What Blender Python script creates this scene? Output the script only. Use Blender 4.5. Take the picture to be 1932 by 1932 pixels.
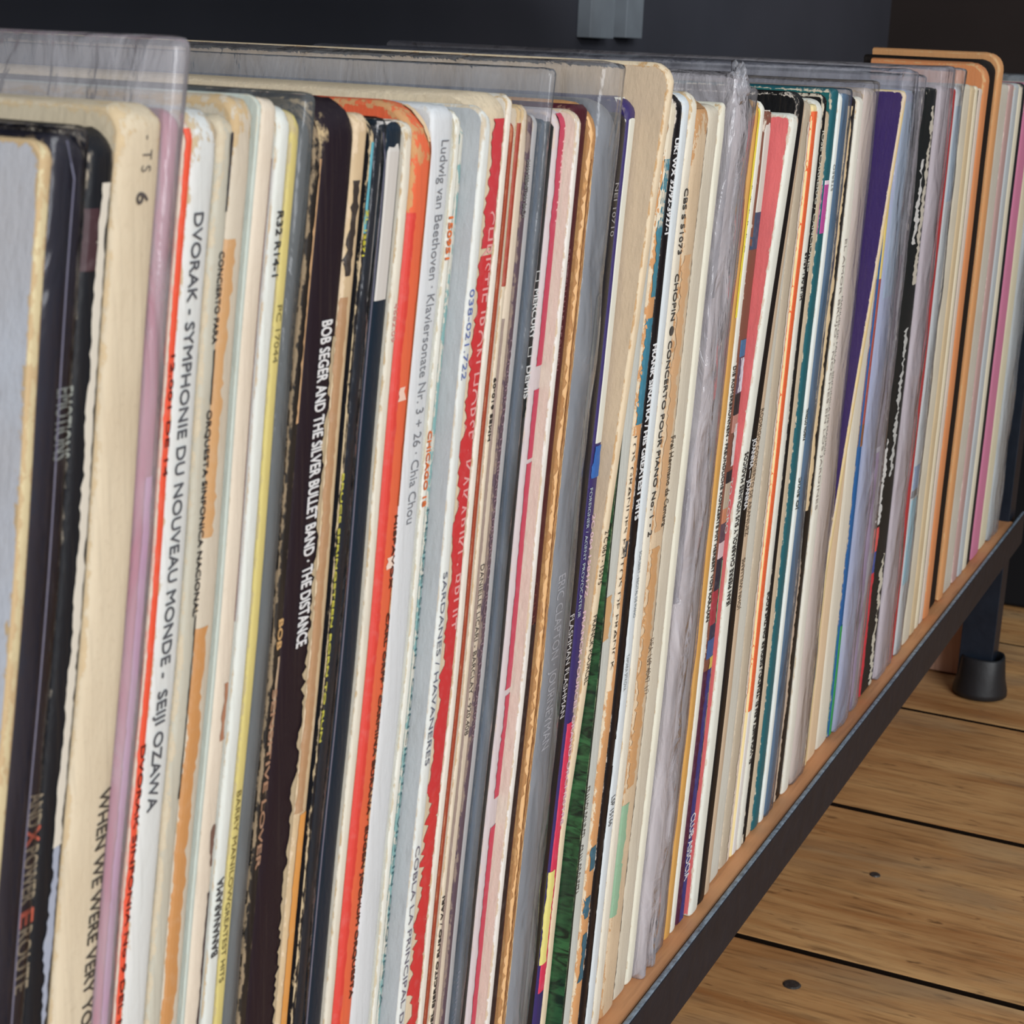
import bpy, bmesh, math, random
from mathutils import Vector, Matrix, noise

random.seed(7)
for o in list(bpy.data.objects):
    bpy.data.objects.remove(o, do_unlink=True)
SC = bpy.context.scene
COL = SC.collection

# ---------------------------------------------------------------- camera
# row of records runs along +X, shelf depth is +Y, up is +Z; shelf board top is z = 0
F_PX, IMG = 3300.0, 1932.0
CAM = Vector((0.0, -0.18957, 0.32621))
YAW, PITCH, ROLL = 0.42826, -0.26171, 0.04444
FW = Vector((math.cos(YAW)*math.cos(PITCH), math.sin(YAW)*math.cos(PITCH), math.sin(PITCH)))
R0 = Vector((math.sin(YAW), -math.cos(YAW), 0.0))
U0 = R0.cross(FW)
RT = math.cos(ROLL)*R0 + math.sin(ROLL)*U0
UP = -math.sin(ROLL)*R0 + math.cos(ROLL)*U0
cd = bpy.data.cameras.new('camera')
cam = bpy.data.objects.new('camera', cd)
COL.objects.link(cam)
M = Matrix.Identity(4)
for i in range(3):
    M[i][0], M[i][1], M[i][2], M[i][3] = RT[i], UP[i], -FW[i], CAM[i]
cam.matrix_world = M
cd.sensor_width = 36.0
cd.lens = F_PX/IMG*36.0
cd.clip_start = 0.01
cd.dof.use_dof = True
cd.dof.focus_distance = 0.60
cd.dof.aperture_fstop = 52
SC.camera = cam

# ---------------------------------------------------------------- light
w = bpy.data.worlds.new('room'); SC.world = w
w.use_nodes = True
w.node_tree.nodes['Background'].inputs[0].default_value = (0.88, 0.94, 1.0, 1)
w.node_tree.nodes['Background'].inputs[1].default_value = 0.36

def area(name, loc, target, sx, sy, power, col):
    l = bpy.data.lights.new(name, 'AREA'); l.shape = 'RECTANGLE'; l.size = sx; l.size_y = sy
    l.energy = power; l.color = col
    o = bpy.data.objects.new(name, l); COL.objects.link(o)
    o.location = loc
    o.rotation_euler = (Vector(target)-Vector(loc)).to_track_quat('-Z', 'Y').to_euler()
    return o
area('window_light', (-1.25, -2.05, 1.25), (0.60, 0.0, 0.1), 1.7, 1.3, 83, (0.965, 0.985, 1.0))

vs = SC.view_settings
vs.view_transform = 'Standard'; vs.look = 'None'; vs.exposure = 0.0; vs.gamma = 1.0
vs.use_curve_mapping = False

# ---------------------------------------------------------------- helpers
def lin(c):
    out = []
    for v in c[:3]:
        v = v/255.0
        out.append(v/12.92 if v <= 0.04045 else ((v+0.055)/1.055)**2.4)
    return (out[0], out[1], out[2], 1.0)

def tag(o, label=None, cat=None, group=None, kind=None):
    if label: o['label'] = label
    if cat: o['category'] = cat
    if group: o['group'] = group
    if kind: o['kind'] = kind
    return o

def empty(name, loc=(0, 0, 0)):
    o = bpy.data.objects.new(name, None); o.empty_display_size = 0.02
    COL.objects.link(o); o.location = loc
    return o

def link_mesh(name, me, mat, parent=None):
    """mesh coordinates are world coordinates; they are made local to the parent"""
    if parent is not None:
        me.transform(Matrix.Translation(-Vector(parent.location)))
    o = bpy.data.objects.new(name, me); COL.objects.link(o)
    for m in (mat if isinstance(mat, (list, tuple)) else [mat]):
        me.materials.append(m)
    if parent is not None: o.parent = parent
    return o

def from_data(name, verts, faces, mat, parent=None, smooth=False, fmat=None):
    me = bpy.data.meshes.new(name)
    me.from_pydata([tuple(v) for v in verts], [], faces)
    if fmat:
        for p, k in zip(me.polygons, fmat): p.material_index = k
    if smooth:
        for p in me.polygons: p.use_smooth = True
    me.update()
    return link_mesh(name, me, mat, parent)

def box(name, a, b, mat, parent=None, bevel=0.0, seg=2):
    bm = bmesh.new()
    bmesh.ops.create_cube(bm, size=1)
    for v in bm.verts:
        v.co = Vector(((a[0]+b[0])/2+v.co.x*(b[0]-a[0]), (a[1]+b[1])/2+v.co.y*(b[1]-a[1]), (a[2]+b[2])/2+v.co.z*(b[2]-a[2])))
    if bevel:
        bmesh.ops.bevel(bm, geom=bm.edges[:], offset=bevel, segments=seg, profile=0.5, affect='EDGES')
    me = bpy.data.meshes.new(name); bm.to_mesh(me); bm.free()
    return link_mesh(name, me, mat, parent)

def extrude_xy(name, pts, z0, z1, mat, parent=None, bevel=0.0):
    """closed outline in XY pulled from z0 to z1"""
    bm = bmesh.new()
    vs_ = [bm.verts.new((x, y, z0)) for x, y in pts]
    f = bm.faces.new(vs_)
    r = bmesh.ops.extrude_face_region(bm, geom=[f])
    for v in [g for g in r['geom'] if isinstance(g, bmesh.types.BMVert)]: v.co.z = z1
    bmesh.ops.recalc_face_normals(bm, faces=bm.faces[:])
    if bevel:
        bmesh.ops.bevel(bm, geom=bm.edges[:], offset=bevel, segments=2, profile=0.5, affect='EDGES')
    me = bpy.data.meshes.new(name); bm.to_mesh(me); bm.free()
    return link_mesh(name, me, mat, parent)

# ---------------------------------------------------------------- materials
def nt_new(name):
    m = bpy.data.materials.new(name); m.use_nodes = True
    nt = m.node_tree
    for n in list(nt.nodes): nt.nodes.remove(n)
    out = nt.nodes.new('ShaderNodeOutputMaterial')
    return m, nt, out

def N(nt, typ, **kw):
    n = nt.nodes.new(typ)
    for k, v in kw.items(): setattr(n, k, v)
    return n

def mathn(nt, op, a, b=None, clamp=False):
    n = nt.nodes.new('ShaderNodeMath'); n.operation = op; n.use_clamp = clamp
    for i, v in enumerate((a, b)):
        if v is None: continue
        if hasattr(v, 'links') or hasattr(v, 'is_output'): nt.links.new(v, n.inputs[i])
        else: n.inputs[i].default_value = v
    return n.outputs[0]

def mixc(nt, fac, a, b):
    n = nt.nodes.new('ShaderNodeMix'); n.data_type = 'RGBA'
    for s, v in ((0, fac), (6, a), (7, b)):
        if hasattr(v, 'is_output'): nt.links.new(v, n.inputs[s])
        else: n.inputs[s].default_value = v
    return n.outputs[2]

def make_card_group():
    g = bpy.data.node_groups.new('worn_card', 'ShaderNodeTree')
    itf = g.interface
    for nm, typ, dv in (('Base', 'NodeSocketColor', (.8, .8, .8, 1)), ('WearColor', 'NodeSocketColor', (.5, .4, .25, 1)),
                        ('Wear', 'NodeSocketFloat', 0.001), ('Stain', 'NodeSocketFloat', 0.1),
                        ('Rough', 'NodeSocketFloat', 0.55), ('Seed', 'NodeSocketFloat', 0.0)):
        s = itf.new_socket(nm, in_out='INPUT', socket_type=typ); s.default_value = dv
    itf.new_socket('BSDF', in_out='OUTPUT', socket_type='NodeSocketShader')
    gi = g.nodes.new('NodeGroupInput'); go = g.nodes.new('NodeGroupOutput')
    L = g.links.new
    uv = N(g, 'ShaderNodeUVMap'); uv.uv_map = 'edge'
    sep = N(g, 'ShaderNodeSeparateXYZ'); L(uv.outputs[0], sep.inputs[0])
    geo = N(g, 'ShaderNodeNewGeometry')
    off = N(g, 'ShaderNodeCombineXYZ'); L(gi.outputs['Seed'], off.inputs[0])
    add = N(g, 'ShaderNodeVectorMath', operation='ADD'); L(geo.outputs['Position'], add.inputs[0]); L(off.outputs[0], add.inputs[1])
    # fine wear noise, drawn out along the fold
    mp = N(g, 'ShaderNodeMapping'); mp.inputs['Scale'].default_value = (1.0, 1.0, 0.45); L(add.outputs[0], mp.inputs[0])
    n1 = N(g, 'ShaderNodeTexNoise'); n1.inputs['Scale'].default_value = 520; n1.inputs['Detail'].default_value = 9; n1.inputs['Roughness'].default_value = .68
    L(mp.outputs[0], n1.inputs['Vector'])
    nlo = N(g, 'ShaderNodeTexNoise'); nlo.inputs['Scale'].default_value = 75; nlo.inputs['Detail'].default_value = 3; L(mp.outputs[0], nlo.inputs['Vector'])
    a = mathn(g, 'SUBTRACT', n1.outputs['Fac'], 0.62)
    a = mathn(g, 'ADD', a, mathn(g, 'MULTIPLY', nlo.outputs['Fac'], 0.42))
    a = mathn(g, 'MULTIPLY', a, 5.0)
    a = mathn(g, 'MULTIPLY', a, gi.outputs['Wear'])
    a = mathn(g, 'SUBTRACT', a, sep.outputs[0])
    a = mathn(g, 'MULTIPLY', a, 4500.0, clamp=True)
    # broad staining
    n2 = N(g, 'ShaderNodeTexNoise'); n2.inputs['Scale'].default_value = 32; n2.inputs['Detail'].default_value = 5; L(add.outputs[0], n2.inputs['Vector'])
    st = mathn(g, 'SUBTRACT', n2.outputs['Fac'], 0.42)
    st = mathn(g, 'MULTIPLY', st, 4.0, clamp=True)
    st = mathn(g, 'MULTIPLY', st, gi.outputs['Stain'])
    # small specks
    n3 = N(g, 'ShaderNodeTexNoise'); n3.inputs['Scale'].default_value = 900; n3.inputs['Detail'].default_value = 3; L(add.outputs[0], n3.inputs['Vector'])
    sp = mathn(g, 'SUBTRACT', n3.outputs['Fac'], 0.60)
    sp = mathn(g, 'MULTIPLY', sp, 4.0, clamp=True)
    sp = mathn(g, 'MULTIPLY', sp, gi.outputs['Stain'])
    c = mixc(g, st, gi.outputs['Base'], (0.36, 0.25, 0.14, 1))
    c = mixc(g, sp, c, (0.25, 0.17, 0.10, 1))
    wearc = mixc(g, mathn(g, 'MULTIPLY', n3.outputs['Fac'], 0.5), gi.outputs['WearColor'], (0.45, 0.30, 0.17, 1))
    # fibres and dust lines running down the fold
    mf = N(g, 'ShaderNodeMapping'); mf.inputs['Scale'].default_value = (1.0, 1.0, 0.025); L(add.outputs[0], mf.inputs[0])
    n4 = N(g, 'ShaderNodeTexNoise'); n4.inputs['Scale'].default_value = 1100; n4.inputs['Detail'].default_value = 4; L(mf.outputs[0], n4.inputs['Vector'])
    fb = mathn(g, 'MULTIPLY', mathn(g, 'SUBTRACT', n4.outputs['Fac'], 0.52), 2.6, clamp=True)
    c = mixc(g, mathn(g, 'MULTIPLY', fb, 0.42), c, mixc(g, 0.6, gi.outputs['Base'], (0.10, 0.075, 0.055, 1)))
    c = mixc(g, a, c, wearc)
    b = N(g, 'ShaderNodeBsdfPrincipled')
    L(c, b.inputs['Base Color'])
    rr = mathn(g, 'MAXIMUM', gi.outputs['Rough'], mathn(g, 'MULTIPLY', a, 0.9))
    L(rr, b.inputs['Roughness'])
    b.inputs['Specular IOR Level'].default_value = 0.22
    bp = N(g, 'ShaderNodeBump'); bp.inputs['Strength'].default_value = 0.35; bp.inputs['Distance'].default_value = 0.0008
    hgt = mathn(g, 'ADD', n1.outputs['Fac'], mathn(g, 'MULTIPLY', a, -0.5))
    L(hgt, bp.inputs['Height']); L(bp.outputs[0], b.inputs['Normal'])
    L(b.outputs[0], go.inputs['BSDF'])
    return g
CARD = make_card_group()
_card_n = [0]
def card(base, wearc=(196, 172, 132), wear=0.0006, stain=0.10, rough=0.5):
    m, nt, out = nt_new('sleeve_card')
    gnode = nt.nodes.new('ShaderNodeGroup'); gnode.node_tree = CARD
    gnode.inputs['Base'].default_value = lin(base)
    gnode.inputs['WearColor'].default_value = lin(wearc)
    gnode.inputs['Wear'].default_value = wear
    gnode.inputs['Stain'].default_value = stain
    gnode.inputs['Rough'].default_value = rough
    _card_n[0] += 1
    gnode.inputs['Seed'].default_value = _card_n[0]*0.37
    nt.links.new(gnode.outputs[0], out.inputs[0])
    return m

_ink = {}
def ink(c, rough=0.55):
    k = (tuple(c), rough)
    if k not in _ink:
        m, nt, out = nt_new('printed_ink')
        b = N(nt, 'ShaderNodeBsdfPrincipled')
        geo = N(nt, 'ShaderNodeNewGeometry')
        n = N(nt, 'ShaderNodeTexNoise'); n.inputs['Scale'].default_value = 420; n.inputs['Detail'].default_value = 4
        nt.links.new(geo.outputs['Position'], n.inputs['Vector'])
        f = mathn(nt, 'MULTIPLY', mathn(nt, 'SUBTRACT', n.outputs['Fac'], 0.5), 1.1, clamp=True)
        col = mixc(nt, f, lin(c), lin(tuple(int(v*0.6+205*0.4) for v in c)))
        nt.links.new(col, b.inputs['Base Color'])
        b.inputs['Roughness'].default_value = rough
        nt.links.new(b.outputs[0], out.inputs[0])
        _ink[k] = m
    return _ink[k]

_film = {}
def film(tint=(225, 226, 232), haze=0.30, crumple=1.0, rough=0.16, ior=1.35):
    k = (tint, haze, crumple, rough, ior)
    if k in _film: return _film[k]
    m, nt, out = nt_new('clear_plastic_film')
    geo = N(nt, 'ShaderNodeNewGeometry')
    mp = N(nt, 'ShaderNodeMapping'); mp.inputs['Scale'].default_value = (1, 1, 0.35)
    nt.links.new(geo.outputs['Position'], mp.inputs[0])
    n = N(nt, 'ShaderNodeTexNoise'); n.inputs['Scale'].default_value = 95; n.inputs['Detail'].default_value = 4; n.inputs['Distortion'].default_value = 0.8*crumple
    nt.links.new(mp.outputs[0], n.inputs['Vector'])
    bp = N(nt, 'ShaderNodeBump'); bp.inputs['Strength'].default_value = min(1.0, 0.6*crumple); bp.inputs['Distance'].default_value = 0.003*crumple
    nt.links.new(n.outputs['Fac'], bp.inputs['Height'])
    tr = N(nt, 'ShaderNodeBsdfTransparent'); tr.inputs[0].default_value = (0.95, 0.95, 0.96, 1)
    df = N(nt, 'ShaderNodeBsdfDiffuse'); df.inputs[0].default_value = lin(tint); nt.links.new(bp.outputs[0], df.inputs['Normal'])
    gl = N(nt, 'ShaderNodeBsdfGlossy'); gl.inputs['Roughness'].default_value = rough; gl.inputs[0].default_value = (0.9, 0.9, 0.92, 1)
    nt.links.new(bp.outputs[0], gl.inputs['Normal'])
    m1 = N(nt, 'ShaderNodeMixShader'); nt.links.new(tr.outputs[0], m1.inputs[1]); nt.links.new(df.outputs[0], m1.inputs[2])
    hz = mathn(nt, 'MULTIPLY', n.outputs['Fac'], haze*2.0)
    nt.links.new(hz, m1.inputs[0])
    fr = N(nt, 'ShaderNodeFresnel'); fr.inputs['IOR'].default_value = ior; nt.links.new(bp.outputs[0], fr.inputs['Normal'])
    m2 = N(nt, 'ShaderNodeMixShader'); nt.links.new(mathn(nt, 'MULTIPLY', fr.outputs[0], 0.9, clamp=True), m2.inputs[0])
    nt.links.new(m1.outputs[0], m2.inputs[1]); nt.links.new(gl.outputs[0], m2.inputs[2])
    nt.links.new(m2.outputs[0], out.inputs[0])
    _film[k] = m
    return m

def plain(name, c, rough=0.5, metallic=0.0, var=0.15, scale=60, bump=0.1, spec=0.4, c2=None):
    m, nt, out = nt_new(name)
    b = N(nt, 'ShaderNodeBsdfPrincipled'); geo = N(nt, 'ShaderNodeNewGeometry')
    n = N(nt, 'ShaderNodeTexNoise'); n.inputs['Scale'].default_value = scale; n.inputs['Detail'].default_value = 6
    nt.links.new(geo.outputs['Position'], n.inputs['Vector'])
    c2 = c2 or tuple(v*(1-var) for v in c)
    f = mathn(nt, 'MULTIPLY', mathn(nt, 'SUBTRACT', n.outputs['Fac'], 0.35), 2.5, clamp=True)
    nt.links.new(mixc(nt, f, lin(c), lin(c2)), b.inputs['Base Color'])
    b.inputs['Roughness'].default_value = rough; b.inputs['Metallic'].default_value = metallic
    b.inputs['Specular IOR Level'].default_value = spec
    bp = N(nt, 'ShaderNodeBump'); bp.inputs['Strength'].default_value = bump; bp.inputs['Distance'].default_value = 0.002
    nt.links.new(n.outputs['Fac'], bp.inputs['Height']); nt.links.new(bp.outputs[0], b.inputs['Normal'])
    nt.links.new(b.outputs[0], out.inputs[0])
    return m

def wood(name, c1, c2, c3, axis='Y', scale=1.0, rough=0.5, knots=True, perobj=True, spec=0.35):
    """long-grained timber; axis is the grain direction"""
    m, nt, out = nt_new(name)
    L = nt.links.new
    b = N(nt, 'ShaderNodeBsdfPrincipled'); geo = N(nt, 'ShaderNodeNewGeometry')
    v = geo.outputs['Position']
    if perobj:
        oi = N(nt, 'ShaderNodeObjectInfo'); cm = N(nt, 'ShaderNodeCombineXYZ')
        L(mathn(nt, 'MULTIPLY', oi.outputs['Random'], 7.0), cm.inputs[0]); L(mathn(nt, 'MULTIPLY', oi.outputs['Random'], 3.0), cm.inputs[1])
        ad = N(nt, 'ShaderNodeVectorMath', operation='ADD'); L(v, ad.inputs[0]); L(cm.outputs[0], ad.inputs[1]); v = ad.outputs[0]
    s = {'X': (.09, 1, 1), 'Y': (1, .09, 1), 'Z': (1, 1, .09)}[axis]
    mp = N(nt, 'ShaderNodeMapping'); mp.inputs['Scale'].default_value = tuple(k*scale for k in s); L(v, mp.inputs[0])
    # warp the rings a little
    nw = N(nt, 'ShaderNodeTexNoise'); nw.inputs['Scale'].default_value = 9; nw.inputs['Detail'].default_value = 2; L(mp.outputs[0], nw.inputs['Vector'])
    n1 = N(nt, 'ShaderNodeTexNoise'); n1.inputs['Scale'].default_value = 55; n1.inputs['Detail'].default_value = 8; n1.inputs['Roughness'].default_value = .62; n1.inputs['Distortion'].default_value = 0.6
    L(mp.outputs[0], n1.inputs['Vector'])
    n2 = N(nt, 'ShaderNodeTexNoise'); n2.inputs['Scale'].default_value = 230; n2.inputs['Detail'].default_value = 4; L(mp.outputs[0], n2.inputs['Vector'])
    n3 = N(nt, 'ShaderNodeTexNoise'); n3.inputs['Scale'].default_value = 11; n3.inputs['Detail'].default_value = 4; L(v, n3.inputs['Vector'])
    f1 = mathn(nt, 'MULTIPLY', mathn(nt, 'SUBTRACT', n1.outputs['Fac'], 0.38), 3.2, clamp=True)
    c = mixc(nt, f1, lin(c1), lin(c2))
    f2 = mathn(nt, 'MULTIPLY', mathn(nt, 'SUBTRACT', n2.outputs['Fac'], 0.56), 5.0, clamp=True)
    c = mixc(nt, mathn(nt, 'MULTIPLY', f2, 0.65), c, lin(c3))
    f3 = mathn(nt, 'MULTIPLY', mathn(nt, 'SUBTRACT', n3.outputs['Fac'], 0.45), 2.6, clamp=True)
    c = mixc(nt, mathn(nt, 'MULTIPLY', f3, 0.55), c, lin(tuple(k*0.78 for k in c2)))
    if knots:
        vo = N(nt, 'ShaderNodeTexVoronoi'); vo.inputs['Scale'].default_value = 9
        mk = N(nt, 'ShaderNodeMapping'); mk.inputs['Scale'].default_value = {'X': (.45, 1, 1), 'Y': (1, .45, 1), 'Z': (1, 1, .45)}[axis]; L(v, mk.inputs[0])
        L(mk.outputs[0], vo.inputs['Vector'])
        k = mathn(nt, 'MULTIPLY', mathn(nt, 'SUBTRACT', 0.11, vo.outputs['Distance']), 16.0, clamp=True)
        c = mixc(nt, mathn(nt, 'MULTIPLY', k, 0.8), c, lin(c3))
    if knots:
        # dents, dark flecks and worn grey areas
        ms = N(nt, 'ShaderNodeMapping'); ms.inputs['Scale'].default_value = {'X': (.3, 1, 1), 'Y': (1, .3, 1), 'Z': (1, 1, .3)}[axis]; L(v, ms.inputs[0])
        n5 = N(nt, 'ShaderNodeTexNoise'); n5.inputs['Scale'].default_value = 150; n5.inputs['Detail'].default_value = 3; L(ms.outputs[0], n5.inputs['Vector'])
        k5 = mathn(nt, 'MULTIPLY', mathn(nt, 'SUBTRACT', n5.outputs['Fac'], 0.66), 14.0, clamp=True)
        c = mixc(nt, mathn(nt, 'MULTIPLY', k5, 0.75), c, lin(c3))
        n6 = N(nt, 'ShaderNodeTexNoise'); n6.inputs['Scale'].default_value = 14; n6.inputs['Detail'].default_value = 5; n6.inputs['Distortion'].default_value = 1.0; L(ms.outputs[0], n6.inputs['Vector'])
        k6 = mathn(nt, 'MULTIPLY', mathn(nt, 'SUBTRACT', n6.outputs['Fac'], 0.54), 5.0, clamp=True)
        c = mixc(nt, mathn(nt, 'MULTIPLY', k6, 0.5), c, lin((158, 140, 112)))
        n7 = N(nt, 'ShaderNodeTexNoise'); n7.inputs['Scale'].default_value = 420; n7.inputs['Detail'].default_value = 4; L(mp.outputs[0], n7.inputs['Vector'])
        k7 = mathn(nt, 'MULTIPLY', mathn(nt, 'SUBTRACT', n7.outputs['Fac'], 0.54), 5.0, clamp=True)
        c = mixc(nt, mathn(nt, 'MULTIPLY', k7, 0.45), c, lin(c3))
    L(c, b.inputs['Base Color'])
    b.inputs['Roughness'].default_value = rough
    b.inputs['Specular IOR Level'].default_value = spec
    bp = N(nt, 'ShaderNodeBump'); bp.inputs['Strength'].default_value = 0.25; bp.inputs['Distance'].default_value = 0.0012
    L(n2.outputs['Fac'], bp.inputs['Height']); L(bp.outputs[0], b.inputs['Normal'])
    L(b.outputs[0], out.inputs[0])
    return m

M_FLOOR = wood('floorboard_pine', (208, 162, 108), (166, 112, 64), (74, 44, 24), 'Y', 1.0, 0.5, spec=0.25)
M_PLANK = wood('shelf_pine', (206, 150, 104), (186, 126, 82), (140, 92, 56), 'X', 1.0, 0.5, knots=False)
M_PANEL = wood('panel_wood', (206, 168, 146), (188, 148, 126), (150, 112, 92), 'Z', 1.0, 0.6, knots=False)
M_IRON = plain('black_painted_iron', (24, 32, 44), 0.45, 0.0, 0.25, 90, 0.25, 0.3, c2=(18, 25, 36))
M_RUBBER = plain('black_rubber', (26, 27, 31), 0.5, 0.0, 0.2, 80, 0.2, 0.5)
M_GAP = plain('dark_subfloor', (14, 10, 8), 0.95, spec=0.05)
M_JOINT = plain('dark_board_joint', (26, 18, 13), 0.95, spec=0.05)  # sides of the boards, much darker than their tops
M_WALL = plain('dark_wall_paint', (76, 77, 86), 0.85, 0, 0.1, 6, 0.02, 0.2)
M_UPPER = plain('dark_stained_board', (36, 32, 32), 0.7, 0, 0.2, 12, 0.05, 0.3)
M_GREYSLAT = plain('grey_painted_slat', (150, 158, 166), 0.7, 0, 0.1, 30, 0.02, 0.3)
M_BLACKCAB = plain('black_cabinet', (16, 16, 20), 0.7, 0, 0.1, 30, 0.02, 0.2)
def leafy():
    m, nt, out = nt_new('leafy_cover_print')
    L = nt.links.new
    b = N(nt, 'ShaderNodeBsdfPrincipled'); geo = N(nt, 'ShaderNodeNewGeometry')
    mp = N(nt, 'ShaderNodeMapping'); mp.inputs['Rotation'].default_value = (0.9, 0, 0); mp.inputs['Scale'].default_value = (1, 1, 3.0); L(geo.outputs['Position'], mp.inputs[0])
    n1 = N(nt, 'ShaderNodeTexNoise'); n1.inputs['Scale'].default_value = 130; n1.inputs['Detail'].default_value = 5; n1.inputs['Distortion'].default_value = 1.2; L(mp.outputs[0], n1.inputs['Vector'])
    n2 = N(nt, 'ShaderNodeTexNoise'); n2.inputs['Scale'].default_value = 22; n2.inputs['Detail'].default_value = 2; L(geo.outputs['Position'], n2.inputs['Vector'])
    f = mathn(nt, 'MULTIPLY', mathn(nt, 'SUBTRACT', n1.outputs['Fac'], 0.36), 3.4, clamp=True)
    c = mixc(nt, f, lin((20, 40, 30)), lin((52, 104, 64)))
    f2 = mathn(nt, 'MULTIPLY', mathn(nt, 'SUBTRACT', n2.outputs['Fac'], 0.5), 5.0, clamp=True)
    c = mixc(nt, f2, c, lin((26, 44, 38)))
    L(c, b.inputs['Base Color']); b.inputs['Roughness'].default_value = 0.35
    L(b.outputs[0], out.inputs[0])
    return m
M_NAIL = plain('nail_iron', (92, 90, 88), 0.4, 0.6, 0.3, 300, 0.2)

# ---------------------------------------------------------------- setting: floor, wall
ZF = -0.140
fl = box('floor', (-0.75, -2.4, ZF-0.05), (3.2, 0.50, ZF-0.02), M_GAP); tag(fl, 'old pine floorboards running under the shelf', kind='structure')
edges = [1.042+0.197*k for k in range(-9, 11)]
boards = []
for k in range(len(edges)-1):
    x0, x1 = edges[k]+0.0022+random.uniform(0, .0004), edges[k+1]-0.0022-random.uniform(0, .0004)
    dz = random.uniform(-0.0007, 0.0007)
    o = box('floorboard', (x0, -2.39, ZF-0.02), (x1, 0.49, ZF+dz), M_FLOOR, fl, bevel=0.0007)
    o.data.materials.append(M_JOINT)
    for p_ in o.data.polygons:
        if abs(p_.normal.x) > 0.4: p_.material_index = 1
    boards.append((x0, x1, dz, o))
def px_ray(px, py):
    return FW + RT*((px-966)/F_PX) - UP*((py-966)/F_PX)
def hit_z(px, py, z):
    d = px_ray(px, py); return CAM + d*((z-CAM.z)/d.z)
def hit_y(px, py, y):
    d = px_ray(px, py); return CAM + d*((y-CAM.y)/d.y)
for (px, py, r) in ((1494, 1857, .0050), (1651, 1650, .0034)):
    p = hit_z(px, py, ZF)
    for x0, x1, dz, o in boards:
        if x0 < p.x < x1:
            bm = bmesh.new()
            bmesh.ops.create_cone(bm, cap_ends=True, segments=14, radius1=r, radius2=r*0.8, depth=0.0008, matrix=Matrix.Translation((p.x, p.y, ZF+dz+0.0003)))
            me = bpy.data.meshes.new('nail_head'); bm.to_mesh(me); bm.free()
            link_mesh('nail_head', me, M_NAIL, o)
wb = box('wall_back', (-0.75, 0.47, ZF), (2.78, 0.50, 1.1), M_WALL); tag(wb, 'dark painted wall behind the shelf', kind='structure')

M_WALLR = plain('brown_black_wall', (52, 44, 42), 0.85, 0, 0.1, 6, 0.02, 0.2)
wr = box('wall_right', (2.75, -2.4, ZF), (2.80, 0.47, 1.1), M_WALLR); tag(wr, 'brown black wall beyond the far end of the rack', kind='structure')
# upright slats fixed to the wall behind the shelf, far right
for (xa, xb, lab) in ((1097, 1142, 'wider grey upright slat on the dark wall above the records'), (1165, 1196, 'narrower grey upright slat on the dark wall above the records')):
    pa, pb = hit_y(xa, 60, 0.465), hit_y(xb, 60, 0.465)
    zb = hit_y((xa+xb)/2, 72, 0.465).z
    o = box('wall_slat', (pa.x, 0.456, zb), (pb.x, 0.47, 0.62), M_GREYSLAT, bevel=0.001)
    tag(o, lab, 'slat', 'grey slats on the wall')

# ---------------------------------------------------------------- the rack
XL, XR = -0.12, 1.325
rack = empty('shelving_rack', (0.6, 0.16, ZF)); tag(rack, 'black iron shelving rack with pine boards holding the row of records', 'shelf')
box('shelf_board', (XL, -0.0070, -0.018), (XR-0.03, 0.345, 0.0), M_PLANK, rack, bevel=0.0012)
# front rail: angle iron, upright flange and flange under the board
pts = [(-0.0102, 0.0015), (-0.0078, 0.0015), (-0.0078, -0.0212), (0.018, -0.0212), (0.018, -0.0236), (-0.0102, -0.0236)]
vsr, fcs = [], []
n = len(pts)
NSEG = 60
for k in range(NSEG+1):
    X = XL + (XR-XL)*k/NSEG
    for (y, z) in pts: vsr.append((X, y, z))
for k in range(NSEG):
    for j in range(n):
        a = k*n+j; b = k*n+(j+1) % n
        fcs.append((a, b, b+n, a+n))
fcs.append(tuple(range(n))[::-1]); fcs.append(tuple(NSEG*n+j for j in range(n)))
bm = bmesh.new(); bv = [bm.verts.new(v) for v in vsr]
M_LIP = plain('pale_iron_edge', (132, 146, 160), 0.4, 0.0, 0.4, 400, 0.3, 0.5, c2=(70, 78, 88))  # top edge of the rail, paler than its faces
for f in fcs: bm.faces.new([bv[i] for i in f])
bmesh.ops.recalc_face_normals(bm, faces=bm.faces[:])
long_e = [e for e in bm.edges if abs(e.verts[0].co.x-e.verts[1].co.x) > 1e-4]
bmesh.ops.bevel(bm, geom=long_e, offset=0.0007, segments=2, profile=0.5, affect='EDGES')
bm.normal_update()
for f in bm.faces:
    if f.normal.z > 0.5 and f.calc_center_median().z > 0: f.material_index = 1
me = bpy.data.meshes.new('front_rail'); bm.to_mesh(me); bm.free()
rail = link_mesh('front_rail', me, [M_IRON, M_LIP], rack)
# back rail
box('back_rail', (XL, 0.345, -0.0236), (XR, 0.349, 0.0), M_IRON, rack, bevel=0.0006)
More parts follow.
